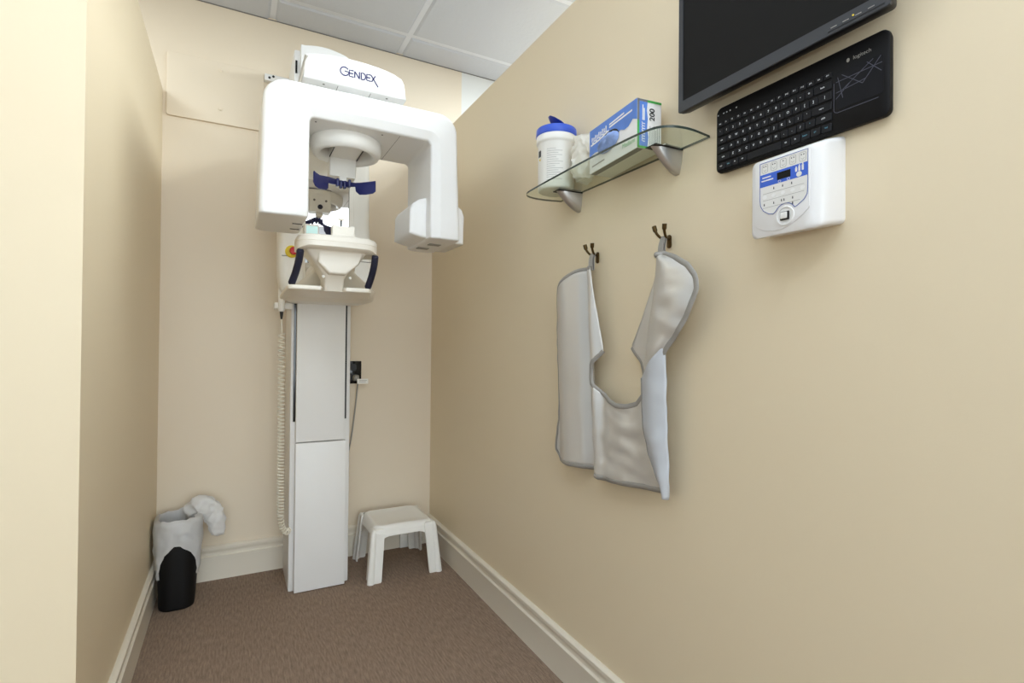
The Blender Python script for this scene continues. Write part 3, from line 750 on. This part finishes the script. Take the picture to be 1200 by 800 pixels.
# ------------------------------------------------------------------ keyboard on the wall
KX, KY, KZ = .951, .8235, 1.4735         # front plane, left edge, bottom edge
KW, KH = .353, .1465
t = thing('keyboard', 'black compact keyboard with touchpad mounted flat on the wall below the monitor', 'keyboard', (XR, KY-KW/2, KZ))
b = B(); loft(b, [[(x, y, z) for y, z in rr(KY-KW/2, KZ+KH/2, KW-2*e, KH-2*e, .014-e, 6)] for x, e in ((XR-.001, .003), (.958, 0), (.953, .0005), (KX, .003))])
kb = obj('keyboard_body', b, M['key'], t, angle=40)
un, vn, nn = Vector((0, -1, 0)), Vector((0, 0, 1)), Vector((-1, 0, 0))
KO = Vector((KX, KY, KZ))
UW = .01695; K0 = .0055
rows = [  # (z centre above the bottom edge, height, [(legend, width)])
    (.1075, .0125, [('esc', .94)]+[('F%d' % k, .9375) for k in range(1, 13)]+[('prt', .9375), ('ins', .9375), ('del', .9375)]),
    (.0895, .0165, [(c, 1) for c in '`1234567890-=']+[('back', 2)]),
    (.0705, .0165, [('tab', 1.5)]+[(c, 1) for c in 'QWERTYUIOP[]']+[('|', 1.5)]),
    (.0515, .0165, [('caps', 1.75)]+[(c, 1) for c in "ASDFGHJKL;'"]+[('enter', 2.25)]),
    (.0325, .0165, [('shift', 2.0)]+[(c, 1) for c in 'ZXCVBNM,./']+[('up', 1.2), ('shift', 1.8)]),
    (.0135, .0165, [('ctrl', 1.3), ('win', 1.), ('fn', 1.), ('alt', 1.2), ('', 4.7), ('alt', 1.1), ('fn', 1.2), ('home', 1.1), ('pg', 1.2), ('end', 1.2)])]
for zc, h, keys in rows:
    a = K0
    for leg, w in keys:
        ww = w*UW; c = KO+un*(a+ww/2)+vn*zc; a += ww
        b = B(); hw, hh = ww/2-.0009, h/2-.0009
        loft(b, [[c+un*x+vn*z+nn*d for x, z in rr(0, 0, 2*(hw-e), 2*(hh-e), .0016, 3)] for d, e in ((-.0005, 0), (.0015, 0), (.0026, .0009))])
        if leg:
            lw = {1: .0062}.get(len(leg), .0042)
            text(b, leg.replace('up', '^'), lw, c+nn*.0027+vn*.0008, un, vn, nn, mi=1 if leg not in ('win', 'up', 'home', 'pg', 'end') else 2, bold=.03)
        obj('key', b, [M['keytop'], M['legend'], M['legend_blue']], t, loc=tuple(c))
b = B()
for a in (.006, .021, .029, .038, .054): ribbon(b, [(a-.0015, .1305-.0), (a+.0015, .1305)], .0026, .0003, KO, un, vn, nn)
obj('indicator_print', b, M['legend'], kb)
PO = KO+un*.266+vn*.040
b = B(); plate(b, rb(0, .078, 0, .066, .005, 4), .0006, PO, un, vn, nn); tp = obj('touchpad', b, M['pad'], t)
b = B()
for l in (((.0, .050), (.076, .052)), ((.0, .031), (.05, .036)), ((.003, .058), (.012, .018)), ((.01, .06), (.045, .03)), ((.01, .032), (.062, .064)), ((.052, .063), (.075, .038)), ((.045, .030), (.074, .064)), ((.0, .02), (.03, .045))): ribbon(b, l, .0011, .0002, PO+nn*.0006, un, vn, nn)
obj('touchpad_print', b, M['padline'], tp)
b = B(); ribbon(b, [(-.004, .05), (-.004, .0), (-.002, -.003), (.002, -.005), (.07, -.005)], .001, .0003, PO, un, vn, nn); obj('button_outline', b, M['padline'], kb)
b = B(); text(b, 'logitech', .0095, KO+un*.310+vn*.121, un, vn, nn, lift=.0004)
plate(b, [(.0026*math.cos(2*PI*k/14), .0036*math.sin(2*PI*k/14)) for k in range(14)], .0003, KO+un*.2865+vn*.121, un, vn, nn); obj('maker_lettering', b, M['greyink'], kb)

# ------------------------------------------------------------------ exposure control panel
t = thing('exposure_control_panel', 'white wall control panel with blue band, small display and square button', 'control panel', (XR, .63, 1.31))
secs = [(XR, .551, .700, 1.311, 1.471, .010), (.930, .5535, .699, 1.305, 1.460, .010), (.918, .5575, .698, 1.302, 1.455, .010), (.910, .563, .697, 1.300, 1.452, .011), (.905, .571, .694, 1.3005, 1.450, .012), (.903, .580, .690, 1.305, 1.446, .012)]
b = B(); loft(b, [[(x, y, z) for y, z in rb(y0, y1, z0, z1, r, 5)] for x, y0, y1, z0, z1, r in secs]); cp = obj('housing', b, M['white_panel'], t, angle=50)
FX = .9015
face = [(.685, 1.444), (.575, 1.444), (.575, 1.338)]+[(.575+.11*f, 1.338-.022*math.sin(PI*f)**.8*1.0-.016*f) for f in (.1, .2, .35, .5, .65, .8, .9)]+[(.685, 1.324)]
b = B(); prism(b, face, 'x', FX, .9045, .0012, 2); obj('face_plate', b, M['white_panel'], t)
PX = FX-.0004
ov = [(.6735, 1.4425), (.5775, 1.4425), (.5775, 1.372), (.5785, 1.362), (.584, 1.354), (.598, 1.345), (.6015, 1.344)]
ov += [(.621+.0205*math.cos(a), 1.3335+.0205*math.sin(a)) for a in [math.radians(150-15*k+0) if False else math.radians(30+15*k)+0 for k in range(0, 9)] if True]
ov = ov[:7]+[(.621-.0215*math.cos(math.radians(28+13.8*k)), 1.3335+.0215*math.sin(math.radians(28+13.8*k))) for k in range(0, 10)]+[(.6455, 1.340), (.655, 1.3425), (.666, 1.350), (.672, 1.360), (.6735, 1.372)]
oo, ou, ovv, on = Vector((PX, 0, 0)), Vector((0, 1, 0)), Vector((0, 0, 1)), Vector((-1, 0, 0))
b = B(); plate(b, ov, .0004, oo, ou, ovv, on); ol = obj('membrane', b, M['panelface'], t)
b = B(); ribbon(b, ov+ov[:1], .0013, .0003, oo+on*.0003, ou, ovv, on); obj('membrane_outline', b, M['panelline'], ol)
o2 = oo+on*.0005
b = B(); plate(b, [(.6735, 1.396), (.5775, 1.396), (.5775, 1.420), (.6735, 1.420)], .0003, o2, ou, ovv, on); obj('blue_band', b, M['panelblue'], ol)
o3 = oo+on*.0009
b = B(); plate(b, [(.637, 1.402), (.610, 1.402), (.610, 1.4155), (.637, 1.4155)], .0004, o3, ou, ovv, on); obj('display', b, M['lcd'], ol)
b = B()
lf = Vector((0, -1, 0))
for z, y0, y1 in ((1.4135, .668, .650), (1.4075, .670, .645)): ribbon(b, [(y0, z), (y1, z)], .0024, .0003, o3, ou, ovv, on)
for y, h in ((.599, .0065), (.593, .009), (.5865, .010)):
    plate(b, [(y+.0018, 1.407), (y-.0018, 1.407), (y-.002, 1.407+h), (y+.002, 1.407+h)], .0003, o3, ou, ovv, on)
    plate(b, [(y+.0014*math.cos(2*PI*k/10), 1.4085+h+.0014*math.sin(2*PI*k/10)) for k in range(10)], .0003, o3, ou, ovv, on)
plate(b, [(.5935+.0052*math.cos(2*PI*k/16), 1.4015+.0048*math.sin(2*PI*k/16)) for k in range(16)], .0004, o3, ou, ovv, on)
for y in (.632, .614): ribbon(b, [(y+.0026*math.cos(2*PI*k/12), 1.3985+.0022*math.sin(2*PI*k/12)) for k in range(13)], .0006, .0003, o3, ou, ovv, on)
obj('white_print', b, M['panelface'], ol)
b = B()
for k in range(5):
    y = .663-.019*k
    ribbon(b, rb(y-.006, y+.006, 1.423, 1.439, .003, 3)+[rb(y-.006, y+.006, 1.423, 1.439, .003, 3)[0]], .0006, .0002, o2, ou, ovv, on)
    ribbon(b, [(y-.003, 1.4285), (y, 1.426), (y+.003, 1.4285)], .0007, .0002, o2, ou, ovv, on)
for z in (1.382, 1.369, 1.355): ribbon(b, [(.667, z), (.584 if z > 1.36 else .592, z)], .0006, .0002, o2, ou, ovv, on)
obj('grey_print', b, M['greyink'], ol)
b = B()
for k in range(5):
    y = .663-.019*k
    for dx in ((-.002, .0025) if k != 2 else (0,)): plate(b, [(y+dx-.001, 1.434), (y+dx+.001, 1.434), (y+dx+.001, 1.436), (y+dx-.001, 1.436)], .0002, o2, ou, ovv, on)
for y, z in ((.644, 1.389), (.626, 1.389), (.608, 1.389), (.664, 1.361), (.644, 1.361), (.628, 1.362), (.623, 1.362), (.606, 1.362), (.606, 1.352)):
    plate(b, [(y-.0012, z-.002), (y+.0012, z-.002), (y+.0007, z+.0024), (y-.0007, z+.0024)], .0002, o2, ou, ovv, on)
obj('dark_print', b, M['darkink'], ol)
for k in range(5):
    y = .663-.019*k
    b = B(); plate(b, [(y+.0042*math.cos(2*PI*j/16), 1.3755+.0034*math.sin(2*PI*j/16)) for j in range(16)], .0006, o2, ou, ovv, on); obj('membrane_button', b, W, ol)
b = B(); lathe(b, [(.0185, .0005), (.0178, -.0018), (.0160, -.0020), (.0145, -.0004), (.013, -.0002)], (FX, .621, 1.3315), 36, 'x'); pw = obj('button_bezel', b, W, t)
b = B(); box(b, FX-.0035, FX, .6125, .6295, 1.3235, 1.3395, .0008); sb = obj('exposure_button', b, M['black'], t)
b = B(); box(b, FX-.0048, FX-.003, .6150, .6282, 1.3262, 1.3382, .0012); obj('button_cap', b, M['panelface'], sb)

# ------------------------------------------------------------------ two coat hooks
def hook(y, z, label):
    t = thing('coat_hook', label, 'hook', (XR, y, z-.02), 'coat hooks on the right wall')
    b = B(); prism(b, rr(y, z-.036, .013, .034, .006, 4), 'x', XR-.004, XR, .001); obj('back_plate', b, M['bronze'], t)
    for s in (-1, 1):
        b = B(); P = smoothpath([(XR-.003, y+s*.003, z-.026), (XR-.018, y+s*.007, z-.030), (XR-.032, y+s*.014, z-.016), (XR-.036, y+s*.0185, z+.002)], 6)
        n_ = len(P); tube(b, P, [.0030+.0008*i/n_+(.0022 if i > n_-6 else 0) for i in range(n_)], 10); obj('prong', b, M['bronze'], t, angle=60)
hook(1.276, 1.390, 'bronze double coat hook holding the left strap of the apron')
hook(.981, 1.388, 'bronze double coat hook holding the right strap of the apron')

# ------------------------------------------------------------------ lead apron hanging from both hooks
t = thing('lead_apron', 'silver grey lead apron with round neck opening hanging from two wall hooks', 'apron', (XR, 1.19, .72))
def surf(left, right, nu, nv, off):
    """cloth between two edge lines ((y,z) top to bottom); off(u,v) = distance from the wall"""
    L, Rr = resample([Vector((y, z, 0)) for y, z in left], nv), resample([Vector((y, z, 0)) for y, z in right], nv)
    g = []
    for j in range(nv):
        row = []
        for i in range(nu):
            uu, vv = i/(nu-1), j/(nv-1); p = L[j].lerp(Rr[j], uu)
            row.append((XR-off(uu, vv, p.x, p.y), p.x, p.y))
        g.append(row)
    return g
def addgrid(b, g):
    V = [[b.verts.new(p) for p in row] for row in g]
    for j in range(len(V)-1):
        for i in range(len(V[0])-1): b.faces.new((V[j][i], V[j][i+1], V[j+1][i+1], V[j+1][i]))
def wr(y, z, a=.0022): return a*noise.noise(Vector((y*16, z*9, 3.1)))+a*.6*noise.noise(Vector((y*34, z*22, 7.7)))
sm = lambda a, b_, x: (lambda t_: t_*t_*(3-2*t_))(max(0, min(1, (x-a)/(b_-a))))
def wr2(y, z, a=.004): return a*noise.noise(Vector((y*11+z*5, z*26-y*8, 1.3)))+a*.5*noise.noise(Vector((y*30, z*44, 4.4)))
def pleat(y, z):      # hanging folds of the left panel: a valley running down to the step in the hem
    c = 1.258-.006*(z-.72)/.6
    c = 1.294+(1.258-1.294)*(1.3-z)/.57
    d = y-c
    return .034+.018*math.exp(-((d-.100)/.05)**2)-.022*math.exp(-(d/.026)**2)+.022*math.exp(-((d+.048)/.024)**2)-.006*math.exp(-((d-.165)/.025)**2)+.0014*math.exp(-((d-.17)/.014)**2)*math.sin(z*70+3*math.sin(z*23))
A_left = [(1.300, 1.316), (1.343, 1.310), (1.397, 1.298), (1.418, 1.276), (1.434, 1.246), (1.443, 1.133), (1.434, .983), (1.430, .896), (1.445, .794), (1.449, .750), (1.440, .732)]
A_right = [(1.240, 1.315), (1.226, 1.218), (1.207, 1.117), (1.197, 1.076), (1.215, 1.056), (1.233, 1.034), (1.236, 1.006), (1.227, .978), (1.2269, .9779)]
FOLD = [(1.227, .978), (1.230, .90), (1.240, .802), (1.246, .744), (1.243, .721)]
b = B()
def offA(uu, vv, y, z): return pleat(y, z)+wr(y, z)
# left panel split at its valley so the hem can step
VAL = [(1.2640, 1.3175), (1.268, 1.25), (1.266, 1.12), (1.264, 1.0), (1.262, .90), (1.259, .80), (1.257, .735)]
gL = surf([(1.418, 1.276), (1.434, 1.246), (1.443, 1.133), (1.434, .983), (1.430, .896), (1.445, .794), (1.450, .752), (1.421, .7235)], [(1.2640, 1.3175), (1.268, 1.25), (1.266, 1.12), (1.264, 1.0), (1.262, .90), (1.259, .80), (1.257, .7265)], 22, 46, offA)
# arched shoulder: lift the top row to follow the collar curve
for j in range(5):
    for i, p in enumerate(gL[j]):
        uu = i/21; bulge = .020*math.sin(PI*uu)**.8*(1-j/5)
        gL[j][i] = (p[0], p[1], p[2]+bulge)
gR = surf([(1.2640, 1.3175), (1.268, 1.25), (1.266, 1.12), (1.264, 1.0), (1.262, .90), (1.259, .80), (1.257, .7265)], A_right[:-1]+FOLD, 14, 46, offA)
addgrid(b, gL); addgrid(b, gR)
HOLE = [(1.227, .978), (1.205, .953), (1.170, .936), (1.129, .925), (1.097, .925), (1.067, .935), (1.040, .962)]
gB = surf(FOLD, [(1.040, .962), (1.020, .93), (1.005, .85), (.985, .79), (.958, .733)], 24, 26, lambda uu, vv, y, z: (1-sm(0, .35, uu))*(pleat(y, z)+wr(y, z))+sm(0, .35, uu)*(.030+.012*math.sin(PI*min(1, uu*1.1))**2+wr2(y, z, .0065)))
HP = resample([Vector((y, z, 0)) for y, z in HOLE], 24)
BT = resample([Vector((y, z, 0)) for y, z in [(1.243, .721), (1.211, .714), (1.118, .718), (1.028, .727), (.958, .733)]], 24)
for j in range(26):
    vv = j/25
    for i in range(24):
        p = gB[j][i]; uu = i/23
        sy = HOLE[0][0]+(HOLE[-1][0]-HOLE[0][0])*uu; sz = HOLE[0][1]+(HOLE[-1][1]-HOLE[0][1])*uu
        ty = 1.243+(.958-1.243)*uu; tz = .721+(.733-.721)*uu
        gB[j][i] = (p[0], p[1]+(HP[i].x-sy)*(1-vv)**2+(BT[i].x-ty)*vv**3, p[2]+(HP[i].y-sz)*(1-vv)**2+(BT[i].y-tz)*vv**3)
addgrid(b, gB)
gC = surf([(.986, 1.307), (1.019, 1.233), (1.054, 1.156), (1.096, 1.087), (1.079, 1.070), (1.053, 1.050), (1.043, 1.016), (1.043, .985), (1.040, .962)], [(.962, 1.306), (.970, 1.22), (.985, 1.13), (1.000, 1.06), (1.005, 1.0), (1.005, .962)], 10, 34, lambda uu, vv, y, z: .022+.006*uu+wr(y, z))
addgrid(b, gC)
bmesh.ops.remove_doubles(b, verts=b.verts, dist=.0008)
body = obj('cloth_body', b, M['apron'], t, angle=80)
def solid(o, th):
    m_ = o.modifiers.new('thickness', 'SOLIDIFY'); m_.thickness = th; m_.offset = -1
solid(body, .003)
F_L = [(.972, 1.310), (.977, 1.218), (.996, 1.133), (1.012, 1.056), (1.018, 1.020)]
F_R = [(.948, 1.311), (.910, 1.298), (.868, 1.274), (.845, 1.245), (.842, 1.219), (.862, 1.173), (.890, 1.131), (.933, 1.086), (.971, 1.038), (1.002, .999)]
g1 = surf(F_L+[(1.020, .999)], F_R, 20, 40, lambda uu, vv, y, z: .045+.030*math.sin(PI*min(1, uu*.75+.12))*(.45+.55*math.sin(PI*min(1, vv*1.0+.12)))+wr2(y, z, .0042)*min(1, uu*3))
b = B(); addgrid(b, g1); f1 = obj('front_flap', b, M['apron'], t, angle=80); solid(f1, .003)
F2L = [(1.020, 1.007), (1.022, .939), (1.016, .881), (1.000, .816), (.979, .773), (.949, .721)]
F2R = [(.939, 1.092), (.940, 1.012), (.939, .920), (.937, .828), (.936, .764), (.943, .718)]
g2 = surf(F2L, F2R, 12, 40, lambda uu, vv, y, z: .052+.014*math.sin(PI*uu)-.012*vv+wr2(y, z, .004))
b = B(); addgrid(b, g2); f2 = tag(obj('turned_back_flap', b, M['apron_lining'], t, angle=80), 'pale smooth reverse side turned outward'); solid(f2, .003)
# bindings and stitched hems
def bind(pts3, r=.006, name='binding'):
    r *= 1.25
    b = B(); P = [Vector(p)+Vector((-.001, 0, 0)) for p in pts3]; rings = []
    tube(b, P, r, 8, flat=.5); obj(name, b, M['apron_bind'], t, angle=70)
bind([r_[0] for r_ in gL]); bind([p for p in gL[-1]]); bind(gL[0]+gR[0][1:], .005)
bind([r_[-1] for r_ in gR][18:27]+gB[0][1:]+[r_[0] for r_ in gC][::-1][1:13], .0055, 'neck_binding')
bind(gR[-1]); bind(gB[-1]); bind([r_[-1] for r_ in g1], .006); bind(g1[0], .005); bind([r_[0] for r_ in g2], .004)
# hanging loops over the hooks
for (y0, z0, y1, z1, of) in ((1.258, 1.318, 1.276, 1.366, .034), (.972, 1.310, .981, 1.364, .034)):
    b = B()
    for dd in (0, .007):
        pts = smoothpath([(XR-of-.006+dd, y0, z0-.006), (XR-.030-.004+dd, (y0+y1)/2, (z0+z1)/2), (XR-.018-.003+dd*.6, y1, z1)], 6)
        rings = [[p+Vector((-.0012, .0085, 0)), p+Vector((-.0012, -.0085, 0)), p+Vector((.0012, -.0085, 0)), p+Vector((.0012, .0085, 0))] for p in pts]
        loft(b, rings)
    obj('hanging_loop', b, M['apron_bind'], t)

# ------------------------------------------------------------------ lights
def area(name, loc, rot, sx, sy, power, col=(1, 1, 1)):
    l = bpy.data.lights.new(name, 'AREA'); l.shape = 'RECTANGLE'; l.size = sx; l.size_y = sy; l.energy = power; l.color = col
    o = bpy.data.objects.new(name, l); COL.objects.link(o); o.location = loc; o.rotation_euler = rot; return o
LC = (.862, .955, 1.)
area('ceiling_fixture', (.75, -1.5, 2.645), (0, 0, 0), 2.4, 2.4, 38, LC)
area('front_fill', (.6, -5.6, 1.45), (PI/2, 0, 0), 4.4, 2.2, 138, LC)  # added fill light behind the camera, brightens ceiling and front faces
area('bay_fill', (1.9, .7, 2.645), (0, 0, 0), 1.2, 2.4, 155, LC)  # unseen fill added beyond the right partition to lift the dim alcove
area('bay_fill', (-1.3, 2.2, 2.645), (0, 0, 0), 1.2, 1., 18, LC)  # weaker fill, likewise added, behind the left partition
l = bpy.data.lights.new('camera_flash', 'POINT'); l.energy = 3.4; l.shadow_soft_size = .03; l.color = LC
o = bpy.data.objects.new('camera_flash', l); COL.objects.link(o); o.location = (-.062, 0.0, 1.262)
l = bpy.data.lights.new('bounce_flash', 'SPOT'); l.energy = 315; l.shadow_soft_size = .04; l.color = LC; l.spot_size = math.radians(114); l.spot_blend = .9
o = bpy.data.objects.new('bounce_flash', l); COL.objects.link(o); o.location = (-.062, -.06, 1.30); o.rotation_euler = (PI-math.radians(2), 0, 0)
w = bpy.data.worlds.new('World'); sc.world = w; w.use_nodes = True
w.node_tree.nodes['Background'].inputs['Color'].default_value = (*LC, 1)
w.node_tree.nodes['Background'].inputs['Strength'].default_value = .55

# ------------------------------------------------------------------ camera
cam = bpy.data.cameras.new('camera'); cam.sensor_width = 36; cam.lens = 614.1759/1200*36; cam.clip_start = .02
co = bpy.data.objects.new('camera', cam); COL.objects.link(co)
r = Vector((.88327713, -.46876302, .00909618)); uu = Vector((-.0121623, -.003514, .99991986)); ff = Vector((.46869349, .88331698, .00880507))
Mx = Matrix((( r.x, uu.x, -ff.x, 0), (r.y, uu.y, -ff.y, 0), (r.z, uu.z, -ff.z, 1.085), (0, 0, 0, 1)))
co.matrix_world = Mx
sc.camera = co
sc.view_settings.view_transform = 'Standard'; sc.view_settings.look = 'None'; sc.view_settings.gamma = 1; sc.view_settings.use_curve_mapping = False
sc.view_settings.exposure = 0.27
sc.cycles.max_bounces = 10; sc.cycles.diffuse_bounces = 6; sc.cycles.transparent_max_bounces = 12
